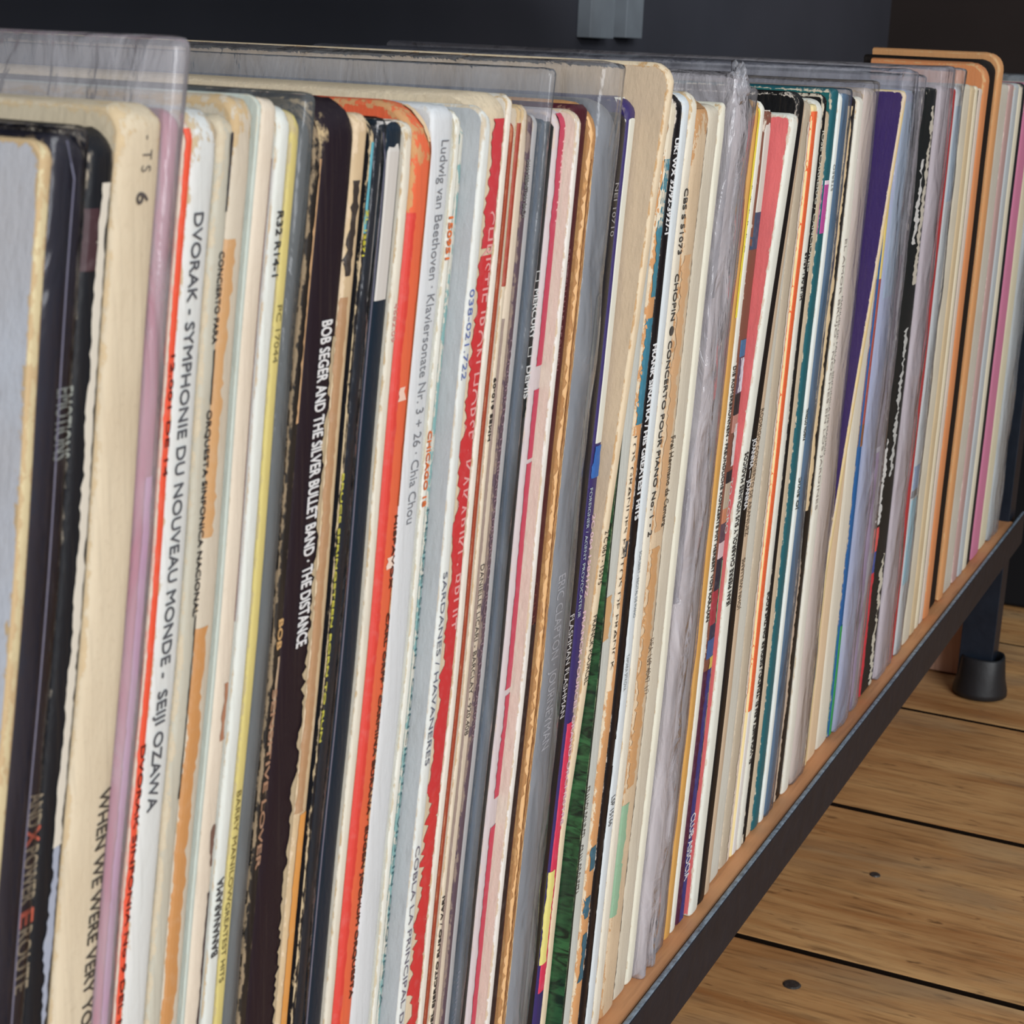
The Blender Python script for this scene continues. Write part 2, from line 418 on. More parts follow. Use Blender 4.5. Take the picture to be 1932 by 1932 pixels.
# uprights (angle iron): far end in view, corner to the front
def angle_post(xc, yc, sx, sy, z0, z1, par):
    a, t = 0.025, 0.0026
    pts = [(xc, yc), (xc+sx*a, yc), (xc+sx*a, yc+sy*t), (xc+sx*t, yc+sy*t), (xc+sx*t, yc+sy*a), (xc, yc+sy*a)]
    return extrude_xy('upright_post', pts, z0, z1, M_IRON, par, bevel=0.0005)
def foot(xc, yc, par):
    bm = bmesh.new()
    rings = [(0.0185, 0.0), (0.0205, 0.0012), (0.0205, 0.005), (0.0185, 0.014), (0.0172, 0.030), (0.0165, 0.0315), (0.0148, 0.0315), (0.0144, 0.026)]
    vv = []
    for r, h in rings:
        row = []
        for k in range(32):
            a = 2*math.pi*k/32
            sq = 1.0/ max(abs(math.cos(a)), abs(math.sin(a)))
            q = min(1.0, h/0.03)*0.45
            rr = r*(1-q) + r*0.86*min(sq, 1.28)*q
            row.append(bm.verts.new((xc+rr*math.cos(a), yc+rr*math.sin(a), ZF+0.0008+h)))
        vv.append(row)
    for i in range(len(vv)-1):
        for k in range(32):
            bm.faces.new((vv[i][k], vv[i][(k+1) % 32], vv[i+1][(k+1) % 32], vv[i+1][k]))
    bm.faces.new(vv[0][::-1]); bm.faces.new(vv[-1])
    for f in bm.faces: f.smooth = True
    me = bpy.data.meshes.new('rubber_foot'); bm.to_mesh(me); bm.free()
    return link_mesh('rubber_foot', me, M_RUBBER, par)
PX, PY = 1.292, -0.0040
post = angle_post(PX, PY, 1, 1, ZF+0.006, 0.43, rack)
ft = foot(PX+0.008, PY+0.008, rack); ft.parent = post
post2 = angle_post(PX, 0.352, 1, -1, ZF+0.006, 0.30, rack)
ft2 = foot(PX+0.008, 0.344, rack); ft2.parent = post2
# shelf above, out of view; blocks light from above to darken the interior
box('unseen_upper_board', (XL, 0.02, 0.425), (XR-0.03, 0.345, 0.443), M_UPPER, rack, bevel=0.001)
box('unseen_upper_rail', (XL, -0.0102, 0.419), (XR, -0.0078, 0.445), M_IRON, rack, bevel=0.0006)

# pine panel standing behind the far leg, and the black cabinet beyond
pn = box('timber_panel', (1.332, 0.022, ZF+0.0012), (1.352, 0.33, -0.03), M_PANEL, bevel=0.0012)
tag(pn, 'pinkish brown timber panel standing on the floor behind the iron leg', 'panel')
cabx = 1.54
cb = empty('black_cabinet', (cabx+.2, 0.2, ZF)); tag(cb, 'black cabinet in shadow beyond the far end of the rack', 'cabinet')
box('body', (cabx, -0.02, ZF+0.0012), (cabx+0.5, 0.44, 0.30), M_BLACKCAB, cb, bevel=0.003)
box('top', (cabx-0.006, -0.026, 0.30), (cabx+0.506, 0.446, 0.318), M_UPPER, cb, bevel=0.002)

# ---------------------------------------------------------------- the lean and the waviness of the packed row
LEAN = [(0.10, 9.0), (0.20, 8.8), (0.33, 8.0), (0.46, 7.4), (0.59, 6.3), (0.70, 4.9), (0.88, 2.4), (1.02, 1.4), (1.30, 1.1)]
ZM = 0.157
def tlean(x):
    if x <= LEAN[0][0]: return math.tan(math.radians(LEAN[0][1]))
    for (a, p), (b, q) in zip(LEAN, LEAN[1:]):
        if x <= b:
            return math.tan(math.radians(p+(q-p)*(x-a)/(b-a)))
    return math.tan(math.radians(LEAN[-1][1]))
def wob(x, z):
    return 0.00045*math.sin(z*27+x*9)+0.0003*math.sin(z*61+x*23+1.3)
def bend(x0, y, z):
    return Vector((x0+(z-ZM)*tlean(x0)+wob(x0, z), y, z))
def unbend(X, z):
    x0 = X
    for _ in range(30): x0 = X-(z-ZM)*tlean(x0)-wob(x0, z)
    return x0
def project(P):
    d = P-CAM; z = d.dot(FW)
    return 966+F_PX*d.dot(RT)/z, 966-F_PX*d.dot(UP)/z

GROUP = 'vinyl records packed in a row on the shelf'
INS = [(0, 1.0), (.05, .50), (.13, .18), (.28, .03), (.5, 0.0), (.72, .03), (.87, .18), (.95, .50), (1, 1.0)]
class Rec: pass
state = dict(prev=None)

def px_to_x0(px, py, p_of_z, z_guess=0.2):
    """spine coordinate (row position before the lean) seen at a pixel on the front plane y = -p(z)"""
    z = z_guess
    for _ in range(12):
        P = hit_y(px, py, -p_of_z(z)); z = P.z
    return unbend(P.x, z), z

def surf(r, u, z, eps=0.0, ui=None):
    """point on the spine of record r: u across 0..1, z height"""
    ins = 0.0
    for (a, p), (b, q) in zip(INS, INS[1:]):
        if a <= (u if ui is None else ui) <= b: ins = p+(q-p)*((u if ui is None else ui)-a)/(b-a)
    y = -r.p(z)+ins*r.b
    zc = r.H-r.r
    if z > zc: y += r.r-math.sqrt(max(0.0, r.r**2-(min(z, r.H)-zc)**2))
    return bend(r.x0+u*(r.x1-r.x0), y-eps, z)

def z_at(r, py, u=0.5):
    lo, hi = -0.25, 0.45
    for _ in range(40):
        m = (lo+hi)/2
        q = project(bend(r.x0+u*(r.x1-r.x0), -r.p(m), m))
        if q[1] > py: lo = m
        else: hi = m
    return (lo+hi)/2

def shell(name, r, mats, parent, x0, x1, grow=0.0, gtop=0.0, gbot=0.0, crinkle=0.0, nz=36, spine_b=None, depth=0.312):
    """folded sleeve: rounded spine, rounded upper corner, two flat covers"""
    b = r.b if spine_b is None else spine_b
    H = r.H+gtop; rad = r.r if not gtop else min(r.r, 0.0022); rb = 0.0015
    path = []   # (y offset, z, ny, nz, cornerflag)
    D = depth
    zb = gbot
    path.append((D, zb, 0, -1, 1.0)); path.append((0.02, zb, 0, -1, 1.0))
    for k in range(4):
        a = math.pi/2*k/3
        path.append((rb-rb*math.sin(a), zb+rb-rb*math.cos(a), -math.sin(a), -math.cos(a), 0.5))
    for k in range(1, nz):
        z = zb+rb+(H-rad-zb-rb)*k/nz
        edge = min(1.0, 0.35+ (H-rad-z)/0.02, 0.5+(z-zb)/0.02)
        path.append((0, z, -1, 0, edge))
    for k in range(7):
        a = math.pi/2*k/6
        path.append((rad-rad*math.cos(a), H-rad+rad*math.sin(a), -math.cos(a), math.sin(a), 0.16))
    path.append((min(0.03, D*.4), H, 0, 1, .7)); path.append((min(0.10, D*.8), H, 0, 1, 1.0)); path.append((D, H, 0, 1, 1.0))
    t = x1-x0
    verts, uvs = [], []
    bm = bmesh.new(); uvl = bm.loops.layers.uv.new('edge')
    def P(u, y, z, ny, nzv, ins):
        yy = y - r.p(z) - grow*(1 if ny < -0.3 else 0)
        cr = 0.0
        if crinkle:
            cr = crinkle*noise.fractal(Vector((x0*90+u*3.0, z*26, y*30)), 1.0, 2.0, 3)
        elif y < 0.04:
            # rubbed, slightly crumpled upper corner and a soft fold
            near = max(0.0, 1.0-(H-z)/0.012)
            cr = -abs((0.00010+0.00075*near)*noise.fractal(Vector((x0*300+u*2.2, z*170, y*170)), 1.0, 2.0, 4))
        return bend(x0+u*t, yy-ny*ins+ny*cr, z-nzv*ins+nzv*cr)
    rings = []
    for (y, z, ny, nzv, cf) in path:
        row = []
        for (u, i) in INS:
            v = bm.verts.new(P(u, y, z, ny, nzv, i*b))
            row.append((v, min(u, 1-u)*t*cf))
        rings.append(row)
    for a, c in zip(rings, rings[1:]):
        for j in range(len(INS)-1):
            q = (a[j], a[j+1], c[j+1], c[j])
            f = bm.faces.new([k[0] for k in q]); f.smooth = True; f.material_index = 0
            for lp, k in zip(f.loops, q): lp[uvl].uv = (k[1], lp.vert.co.z)
    # covers
    for side, j in ((0, 0), (1, len(INS)-1)):
        inner = []
        for (y, z, ny, nzv, cf), row in zip(path, rings):
            iy = min(max(y, 0.014), D-0.001); iz = min(max(z, zb+0.014), H-0.014)
            inner.append(bm.verts.new(bend(x0+side*t, iy-r.p(iz), iz)))
        for k in range(len(rings)-1):
            q = [rings[k][j][0], rings[k+1][j][0], inner[k+1], inner[k]]
            uvq = [0.0004*path[k][4], 0.0004*path[k+1][4], 0.013, 0.013]
            if side: q.reverse(); uvq.reverse()
            pts_ = []
            uu = []
            for v, w_ in zip(q, uvq):
                if not any((v.co-o.co).length < 1e-6 for o in pts_): pts_.append(v); uu.append(w_)
            if len(pts_) >= 3:
                try:
                    f = bm.faces.new(pts_)
                except ValueError: continue
                f.material_index = 1
                for lp, w_ in zip(f.loops, uu): lp[uvl].uv = (w_, lp.vert.co.z)
        # middle of the cover
        zs = [zb+0.014, H-0.014]
        a0 = bm.verts.new(bend(x0+side*t, 0.014-r.p(zs[0]), zs[0])); a1 = bm.verts.new(bend(x0+side*t, D-0.001-r.p(zs[0]), zs[0]))
        a2 = bm.verts.new(bend(x0+side*t, D-0.001-r.p(zs[1]), zs[1])); a3 = bm.verts.new(bend(x0+side*t, 0.014-r.p(zs[1]), zs[1]))
        mid = [a0, a1, a2, a3] if side else [a3, a2, a1, a0]
        f = bm.faces.new(mid); f.material_index = 1
        for lp in f.loops: lp[uvl].uv = (0.05, lp.vert.co.z)
    me = bpy.data.meshes.new(name); bm.to_mesh(me); bm.free()
    return link_mesh(name, me, mats, parent)

def strip(r, u0, u1, ya, yb, col, jl=0.0, jr=0.0, name='printed_band', eps=0.00018, rough=0.6):
    za, zb = z_at(r, ya), z_at(r, yb)
    za = min(za, r.H-0.0003); zb = max(zb, 0.0015)
    if za <= zb: return None
    nn = max(3, int((za-zb)/0.0011))
    if jl == 0 and jr == 0: nn = max(3, int((za-zb)/0.006))
    sd = random.uniform(0, 100)
    verts, faces = [], []
    cols = 4
    for k in range(nn+1):
        z = za+(zb-za)*k/nn
        def jag(a, s):
            if a == 0: return 0.0
            v = noise.noise(Vector((sd+s, z*130, 0)))*0.9+noise.noise(Vector((sd+s+9, z*520, 3)))*0.7+0.35*random.uniform(-1, 1)
            return a*v
        a = min(max(u0+jag(jl, 0), 0.0), 0.98); b = max(min(u1+jag(jr, 31), 1.0), a+0.01)
        for j in range(cols+1):
            verts.append(surf(r, a+(b-a)*j/cols, z, eps))
    for k in range(nn):
        for j in range(cols):
            p = k*(cols+1)+j
            faces.append((p, p+cols+1, p+cols+2, p+1))
    return from_data(name, verts, faces, ink(col, rough), r.root)

def seam_highlight(r, u0, u1, ya, yb):
    o = strip(r, u0, u1, ya, yb, (112, 112, 132), .0, .0, 'painted_seam_highlight', .0014, .22)  # lilac-grey strip paints the highlight along the plastic's ridge
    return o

def text(r, body, ya, yb, uc, uh, col, bold=0.0, name='spine_lettering'):
    za, zb = z_at(r, ya), z_at(r, yb)
    cu = bpy.data.curves.new('lettering', 'FONT'); cu.body = body; cu.size = 1.0; cu.resolution_u = 3
    ob = bpy.data.objects.new('lettering', cu); COL.objects.link(ob)
    dg = bpy.context.evaluated_depsgraph_get()
    me = bpy.data.meshes.new_from_object(ob.evaluated_get(dg))
    bpy.data.objects.remove(ob, do_unlink=True)
    if not me.vertices: return None
    if bold > 0:
        # heavier strokes: overlay shifted copies of the letters
        v0 = [v.co.copy() for v in me.vertices]; f0 = [tuple(p.vertices) for p in me.polygons]
        vv, ff = [], []
        for q, (dx, dy) in enumerate(((-1, 0), (1, 0), (0, -1), (0, 1))):
            o = len(vv)
            vv += [(v.x+dx*bold*1.3, v.y+dy*bold*0.9, q*0.00005) for v in v0]
            ff += [tuple(k+o for k in f) for f in f0]
        me = bpy.data.meshes.new(name); me.from_pydata(vv, [], ff)
    xs = [v.co.x for v in me.vertices]; ys = [v.co.y for v in me.vertices]
    xa, xb = min(xs), max(xs)
    cap = 0.70 if body.upper() == body else 0.72
    ymid = cap/2
    down = za > zb
    sz = (zb-za)/(xb-xa)
    ui = min(max(0.5, uc-uh/2), uc+uh/2)
    uc -= min(0.00035/r.t, 0.08)
    for v in me.vertices:
        z = za+(v.co.x-xa)*sz
        du = (v.co.y-ymid)/cap*uh
        u = uc+du if down else uc-du
        uu = min(max(u, 0.002), 0.998)
        z = max(min(z, r.H), -0.02)
        q = surf(r, uu, z, 0.00014+v.co.z, ui)
        v.co = q
    # flipping keeps the letters facing out
    me.flip_normals()
    me.name = name
    mat = ink(col, 0.6)
    me.materials.clear()
    return link_mesh(name, me, mat, r.root)

RECS = []
def record(xr, col, label, f=None, fc=None, f2=None, top=None, p=None, tilt=0.0, wear=0.0006, wc=(200, 176, 136), stain=0.10,
           rough=0.5, S=(), T=(), plastic=None, corner=None, bulge=1.0, H=None, fwear=None, fmat=None, hold=False, follow=None):
    r = Rec()
    prev = state['prev']
    if p is None:
        p = random.uniform(-0.0003, 0.0002)*(1 if xr < 700 else 1.2)
        if T: p = 0.0004
    if f is not None and prev is not None:
        # how far the record stands out so that its cover shows up to pixel f
        def solve_p(px, py):
            lo, hi = -0.02, 0.05
            for _ in range(50):
                m = (lo+hi)/2
                x, z = px_to_x0(px, py, lambda q: m)
                if x > prev.x1+0.00045: lo = m
                else: hi = m
            return m, z
        p1, z1 = solve_p(f, 960)
        if f2:
            p2, z2 = solve_p(f2[1], f2[0])
            k = (p2-p1)/(z2-z1)
            r.p = lambda z: max(p1+k*(z-z1), p1 if hold else 0.0)
        else:
            r.p = lambda z: p1
    elif follow:
        r.p = lambda z: follow*prev.p(z)
    else:
        r.p = lambda z: p+tilt*(z-0.12)
    xb, zr = px_to_x0(xr, 960, r.p)
    if prev is None:
        xa, _ = px_to_x0(f, 960, r.p)
    else:
        xa = prev.x1+0.00045
    if xb < xa+0.0012: xb = xa+0.0012
    r.x0, r.x1 = xa, xb
    r.t = xb-xa
    r.b = min(0.0013, r.t*0.20)*bulge
    r.r = corner if corner is not None else random.choice((.002, .003, .004, .0055))
    r.H = H if H else 0.315+random.uniform(-.002, .001)
    if top is not None:
        lo, hi = 0.28, 0.36
        for _ in range(40):
            m = (lo+hi)/2
            if project(bend((xa+xb)/2, -r.p(m)+r.r*0.3, m))[1] > top: lo = m
            else: hi = m
        r.H = m
    base = bend((xa+xb)/2, 0.15, 0.0)
    r.root = empty('vinyl_record', base)
    tag(r.root, label, 'record', GROUP)
    fcol = fc or tuple(int(v*0.97) for v in col)
    m1 = card(col, wc, wear, stain, rough)
    m2 = card(fcol, wc, fwear if fwear is not None else wear*1.3, stain, rough)
    if fmat: m2 = fmat
    inset = 0.00035 if plastic else 0.0
    shell('sleeve', r, [m1, m2], r.root, xa+inset, xb-inset)
    state['prev'] = r
    for s in S: strip(r, *s)
    for t in T: text(r, *t)
    if plastic:
        pl = dict(gtop=0.008, grow=0.0012, crinkle=0.0006, tint=(225, 226, 232), haze=0.3)
        pl.update(plastic)
        mt = film(pl['tint'], pl['haze'], pl.get('crumple', 1.0), pl.get('rough', .16), pl.get('ior', 1.35))
        o = shell('plastic_outer_sleeve', r, [mt, mt], r.root, xa+0.00004, xb-0.00004, grow=pl['grow'], gtop=pl['gtop'], gbot=pl.get('gbot', 0.0), crinkle=pl['crinkle'], nz=70, spine_b=min(0.002, r.t*.35), depth=0.318)
    RECS.append(r)
    return r


# ---------------------------------------------------------------- the records, left to right
# record(x of the spine's right edge, colour, label, ...): S = printed or torn bands, T = lettering
CREAM, WHITE, BLACK = (216, 204, 180), (220, 222, 216), (26, 25, 29)
INKB, INKG = (34, 32, 34), (104, 106, 114)

record(60, (214, 200, 160), 'leftmost record, pale blue-grey cover with a worn cream spine', f=39, fc=(190, 196, 206), top=262, p=0.0015, wear=0.0012, fwear=0.0012, stain=0.2, corner=.0035, rough=.4)
record(128, (40, 39, 47), 'charcoal record in clear plastic with pale and gold lettering, second from the left', top=250, wear=0.0002, stain=0.0, rough=.35, corner=.0055,
       T=[('EMOTIONS', 735, 872, .76, .40, (150, 156, 150), .01), ('AND', 1506, 1570, .80, .34, (150, 138, 116), .01), ('X', 1572, 1606, .80, .34, (188, 92, 72), .02), ('POWER', 1610, 1716, .80, .34, (150, 138, 116), .01),
          ('E', 1730, 1760, .80, .34, (188, 92, 72), .02), ('ROUTE', 1764, 1884, .80, .34, (150, 138, 116), .01)],
       plastic=dict(gtop=0.001, grow=0.0006, tint=(120, 122, 150), haze=.03, crinkle=.0003))
record(177, (27, 29, 34), 'black record whose right fold is torn white, beside the thick cream sleeve', top=236, wear=0.0003, wc=(205, 198, 182), stain=0.0, rough=.35, corner=.006,
       S=[(.46, .76, 345, 1600, (214, 208, 194), .07, .09, 'torn_paper_edge'), (.50, .72, 1600, 1990, (160, 168, 186), .12, .12, 'torn_paper_edge'), (.02, .45, 392, 510, (62, 38, 44), .02, .05, 'printed_band')])
record(261, (214, 200, 174), 'thick cream sleeve lettered WHEN WE WERE VERY YOUNG', top=192, wear=0.0009, wc=(212, 192, 156), stain=.20, rough=.6, corner=.005,
       T=[('WHEN WE WERE VERY YOUNG', 1500, 2030, .78, .24, (70, 64, 58), .008), ('-  T S', 255, 325, .62, .22, (96, 90, 86), .0), ('6', 362, 386, .58, .26, (84, 78, 76), .01)])
record(291, (178, 108, 128), 'mauve pink record in a tall clear plastic sleeve', top=205, wear=0.0002, wc=(214, 160, 170), stain=.0, rough=.3, corner=.004,
       S=[(.35, .75, 900, 1990, (198, 146, 184), .05, .05, 'printed_band')],
       plastic=dict(gtop=.0125, grow=.0010, tint=(222, 220, 226), haze=.26, crinkle=.0004))
record(312, (226, 178, 164), 'narrow record with a worn vermilion band and dark lettering', top=212, wear=.0007, wc=(226, 214, 200), stain=.05,
       S=[(.06, 1.0, 242, 1990, (224, 82, 54), .06, .04, 'printed_band')],
       T=[('12.001 DE 14', 668, 900, .62, .55, (96, 26, 24), .02), ('DVORAK SINFONIA No 9 DEL NUEVO MUNDO', 1405, 2200, .62, .62, (84, 22, 20), .02)])
record(361, (213, 216, 214), 'white record lettered SYMPHONIE DU NOUVEAU MONDE', top=203, wear=.0008, wc=(196, 180, 150), stain=.05, corner=.006,
       T=[('DVORAK - SYMPHONIE DU NOUVEAU MONDE -  SEIJI OZAWA', 400, 1526, .44, .36, (84, 86, 92), .006)])
record(389, (192, 189, 174), 'grey cream record with torn black lettering left of the brown stained one', top=216, wear=.0012, wc=(206, 198, 176), stain=.15,
       S=[(.74, .99, 662, 766, (30, 26, 28), .06, .03, 'printed_band'), (.76, .99, 1166, 1512, (32, 28, 30), .10, .04, 'printed_band'), (.70, .99, 250, 400, (50, 48, 58), .06, .03, 'printed_band')],
       T=[('CONCIERTO PARA', 475, 650, .78, .34, (44, 40, 42), .01), ('ORQUESTA SINFONICA NACIONAL', 775, 1165, .78, .34, (44, 40, 42), .012)])
record(424, (204, 194, 176), 'beige record with a brown stain down its left fold', top=178, wear=.0008, stain=.22,
       S=[(.0, .42, 450, 1010, (196, 152, 104), .02, .16, 'bare_board'), (.0, .55, 1180, 1990, (192, 138, 84), .02, .16, 'bare_board')])
record(432, (194, 204, 196), 'thin pale green record beside the beige stained one', top=178, wear=.0001, stain=.03)
record(464, (220, 208, 190), 'cracked cream record with a thin pink line at its right edge', top=182, wear=.0005, wc=(196, 180, 152), stain=.14,
       S=[(.90, 1.0, 300, 1180, (196, 150, 160), .02, .0, 'printed_band'), (.55, .72, 1290, 1400, (170, 120, 92), .12, .14, 'torn_slit'), (.62, .80, 1560, 1640, (116, 88, 76), .10, .12, 'torn_slit'), (.72, .92, 1690, 1990, (66, 48, 52), .10, .12, 'torn_slit')])
record(490, (214, 218, 212), 'white record numbered R32 R14-1', top=196, wear=.0003, wc=(206, 186, 150), stain=.04, corner=.005,
       T=[('R32 R14-1', 398, 522, .72, .52, (56, 58, 60), .01), ('BANANARAMA', 1802, 1655, .46, .56, (66, 66, 70), .012)])
record(507, (206, 192, 122), 'yellow record numbered PC 17044 with small dark lettering', top=206, wear=.0004, wc=(190, 180, 140), stain=.06,
       T=[('PC 17044', 575, 684, .45, .55, (112, 106, 66), .0), ('BARRY MANILOW', 1490, 1700, .45, .50, (104, 92, 52), .0), ('GREATEST HITS', 1700, 1850, .35, .5, (84, 78, 56), .0)])
record(530, (92, 96, 98), 'grey record in clear plastic between yellow and black ones', top=222, wear=.0001, stain=.0, rough=.35,
       plastic=dict(gtop=.005, grow=.0008, tint=(150, 156, 158), haze=.22, crinkle=.0004))
record(552, (30, 29, 30), 'flaking black record with a torn tan fold, left of the silver bullet band one', f=538, fc=(24, 23, 25), top=186, wear=.0007, wc=(128, 116, 96), stain=.06, rough=.45, corner=.012, fwear=.0016,
       S=[(.62, .98, 300, 800, (206, 166, 124), .20, .04, 'bare_board'), (.55, .96, 1240, 1420, (186, 160, 132), .20, .08, 'bare_board')],
       T=[('BOB', 1168, 1226, .60, .55, (206, 166, 112), .02), ('SENSITIVE LOVER', 1300, 1640, .60, .55, (168, 130, 104), .015)])
record(613, (35, 26, 34), 'black record lettered THE SILVER BULLET BAND in white', top=180, wear=.0004, wc=(190, 170, 132), stain=.0, rough=.4, corner=.009,
       S=[(.80, .99, 640, 1990, (190, 172, 140), .14, .02, 'torn_paper_edge')],
       T=[('BOB SEGER AND THE SILVER BULLET BAND · THE DISTANCE', 605, 1222, .60, .30, (226, 226, 226), .022)])
record(633, (206, 182, 146), 'tan record with bare brown board and an orange lower end', top=212, wear=.0014, wc=(226, 206, 176), stain=.2,
       S=[(.05, .50, 560, 1530, (170, 132, 96), .06, .12, 'bare_board'), (.30, .98, 1535, 1990, (216, 150, 76), .06, .02, 'printed_band'), (.12, .55, 340, 520, (52, 44, 40), .2, .2, 'printed_band')])
record(643, (24, 26, 32), 'thin black record with a teal upper end and yellow lettering', top=216, wear=.0006, wc=(200, 184, 150), stain=.0, rough=.4,
       S=[(.04, .75, 268, 440, (92, 168, 184), .06, .10, 'printed_band')],
       T=[('ZL 12571', 395, 484, .58, .80, (214, 206, 70), .02), ('BRUCE SPRINGSTEEN BORN TO RUN', 893, 1400, .45, .72, (206, 200, 84), .015)])
record(664, (25, 29, 39), 'black glossy record in ridged plastic left of the navy one', top=226, wear=.0003, wc=(150, 150, 154), stain=.0, rough=.3, corner=.006,
       plastic=dict(gtop=.0006, grow=.0008, tint=(110, 122, 130), haze=.04, crinkle=.0004))
record(700, (22, 38, 52), 'dark navy record with a grey-white upper end', top=226, wear=.0003, wc=(150, 150, 150), stain=.0, rough=.35,
       S=[(.0, 1.0, 150, 566, (202, 198, 192), .0, .0, 'printed_band')])
record(718, (222, 216, 200), 'cream white record left of the orange one, small red number', top=226, wear=.0004, stain=.08,
       T=[('4682.09', 572, 646, .70, .5, (206, 140, 134), .0)])
record(757, (226, 104, 68), 'bright orange record with a worn brown right fold', top=190, wear=.0009, wc=(206, 150, 100), stain=.10, corner=.012, p=.001,
       S=[(.0, .26, 400, 1990, (208, 62, 52), .0, .05, 'printed_band'), (.80, .99, 260, 960, (192, 116, 70), .05, .01, 'bare_board'), (.82, .99, 1100, 1700, (214, 168, 120), .12, .02, 'bare_board'),
          (.30, .60, 730, 756, (236, 200, 180), .2, .2, 'torn_paper'), (.36, .66, 1052, 1074, (238, 214, 198), .15, .2, 'torn_paper'), (.62, .97, 200, 268, (226, 196, 156), .12, .05, 'torn_paper')],
       T=[('HISPAVOX', 975, 1115, .76, .15, (84, 42, 28), .02), ('CARL ORFF · CARMINA BURANA · EUGEN JOCHUM ORQUESTA', 1160, 1890, .76, .17, (86, 44, 30), .02)])
record(793, (209, 213, 216), 'white record lettered Klaviersonate Nr. 3 + 26', top=194, wear=.0002, wc=(200, 196, 186), stain=.01, rough=.35, corner=.004,
       T=[('Ludwig van Beethoven · Klaviersonate Nr. 3 + 26 · Chia Chou', 264, 988, .58, .36, (118, 120, 126), .0)])
record(803, (224, 224, 214), 'narrow white record with orange lettering ending in 18', top=206, wear=.0005, wc=(206, 200, 176), stain=.03,
       T=[('150951', 408, 490, .5, .85, (222, 112, 44), .02), ('CHICAGO 18', 812, 956, .5, .75, (220, 110, 44), .02)])
record(810, (124, 164, 164), 'thin teal record with ragged dark lettering', top=232, wear=.0011, wc=(200, 206, 200), stain=.04,
       T=[('MENDELSSOHN CONCIERTO VIOLIN ORQUESTA', 960, 1900, .55, .7, (58, 92, 100), .0)])
record(860, (218, 222, 218), 'white record lettered SARDANES / HAVANERES with a grey cover', f=846, fc=(180, 186, 190), top=198, wear=.0003, wc=(206, 196, 176), fwear=.0002, stain=.02, rough=.4, corner=.005,
       T=[('038-021.722', 545, 716, .45, .56, (92, 112, 178), .0), ('SARDANES / HAVANERES', 1078, 1442, .42, .5, (92, 98, 118), .0), ('COBLA LA PRINCIPAL DEL', 1594, 1960, .42, .5, (104, 98, 118), .0)])
record(888, (222, 206, 178), 'cream record with a ragged red band and pale lettering', top=172, wear=.0016, wc=(212, 200, 176), stain=.22, corner=.007,
       S=[(.55, .97, 224, 470, (202, 60, 68), .10, .06, 'printed_band'), (.52, .99, 484, 1500, (202, 52, 56), .10, .03, 'printed_band'), (.56, .95, 1500, 1990, (206, 54, 54), .20, .10, 'printed_band')],
       T=[('CHRISTIE IRON HORSE · KAKARIKI · BRUIT', 400, 1200, .74, .28, (224, 160, 158), .0)])
record(895, (226, 220, 208), 'thin off-white record right of the ragged red band', top=176, wear=.0003, stain=.03)
record(902, (156, 68, 46), 'thin rust brown record between two pale ones', top=226, wear=.0002, wc=(190, 120, 90), stain=.0)
record(913, (226, 214, 192), 'cream record numbered HMES 610-09 with a rust wedge at its top', top=200, wear=.0004, stain=.08,
       S=[(.0, .82, 232, 540, (158, 62, 44), .0, .02, 'printed_band')],
       T=[('HMES 610-09', 832, 712, .5, .62, (46, 42, 42), .01), ('CORO DEL EJERCITO RUSO / VARI', 2010, 1690, .45, .60, (52, 46, 46), .01)])
record(927, (216, 202, 182), 'beige record with small black lettering BARCLAY 920.408', top=196, wear=.0005, stain=.12,
       S=[(.0, .16, 600, 1990, (140, 122, 112), .0, .04, 'printed_band')],
       T=[('DANIELLE LICARI - BARCLAY - 920.408', 1064, 1386, .50, .5, (62, 58, 58), .0)])
record(937, (92, 76, 86), 'thin plum grey record with ragged lettering', top=214, wear=.0010, wc=(120, 110, 112), stain=.0,
       T=[('JUAN SEBASTIAN BACH', 300, 410, .5, .7, (128, 128, 126), .02), ('CONCIERTOS DE BRANDEMBURGO ORQUESTA DE CAMARA', 640, 1400, .5, .65, (136, 112, 122), .0)])
record(945, (172, 172, 174), 'thin light grey record left of the slate blue one', top=214, wear=.0002, stain=.02)
record(960, (74, 90, 106), 'slate blue record in a tall clear plastic sleeve', top=222, wear=.0002, wc=(130, 140, 150), stain=.0, rough=.35,
       T=[('Intermezzo', 1830, 1990, .4, .45, (126, 130, 146), .0)],
       plastic=dict(gtop=.0125, grow=.0016, tint=(196, 204, 214), haze=.14, crinkle=.0005))
record(977, (24, 34, 38), 'black green record lettered MERCURY in white', top=228, wear=.0002, wc=(190, 186, 180), stain=.0, rough=.35,
       S=[(.62, .95, 740, 790, (206, 196, 180), .25, .2, 'torn_paper')],
       T=[('MERCURY', 545, 640, .60, .52, (216, 218, 218), .012), ('DEMIS', 690, 752, .60, .52, (216, 218, 218), .012), ('\u25a1', 511, 531, .62, .5, (190, 194, 194), .0), ('\u25a1', 654, 673, .60, .5, (190, 194, 194), .0)])
record(998, (206, 194, 196), 'pale pink record with a broken crimson band', top=205, wear=.0006, wc=(222, 206, 200), stain=.04, corner=.005,
       S=[(.30, 1.0, 214, 690, (192, 62, 88), .06, .06, 'printed_band'), (.34, 1.0, 735, 866, (192, 62, 88), .05, .06, 'printed_band'), (.34, 1.0, 874, 1300, (194, 64, 88), .05, .08, 'printed_band'), (.40, .98, 1312, 1506, (194, 64, 86), .12, .1, 'printed_band'), (.36, .98, 1560, 1990, (196, 62, 84), .06, .05, 'printed_band')],
       T=[('CUARTETO', 240, 420, .82, .30, (226, 176, 176), .0)])
record(1025, (230, 226, 220), 'record with a pink cream cover and bright white spine', f=1017, fc=(224, 208, 194), top=206, wear=.0006, wc=(214, 196, 172), fwear=.0004, stain=.08, corner=.005)
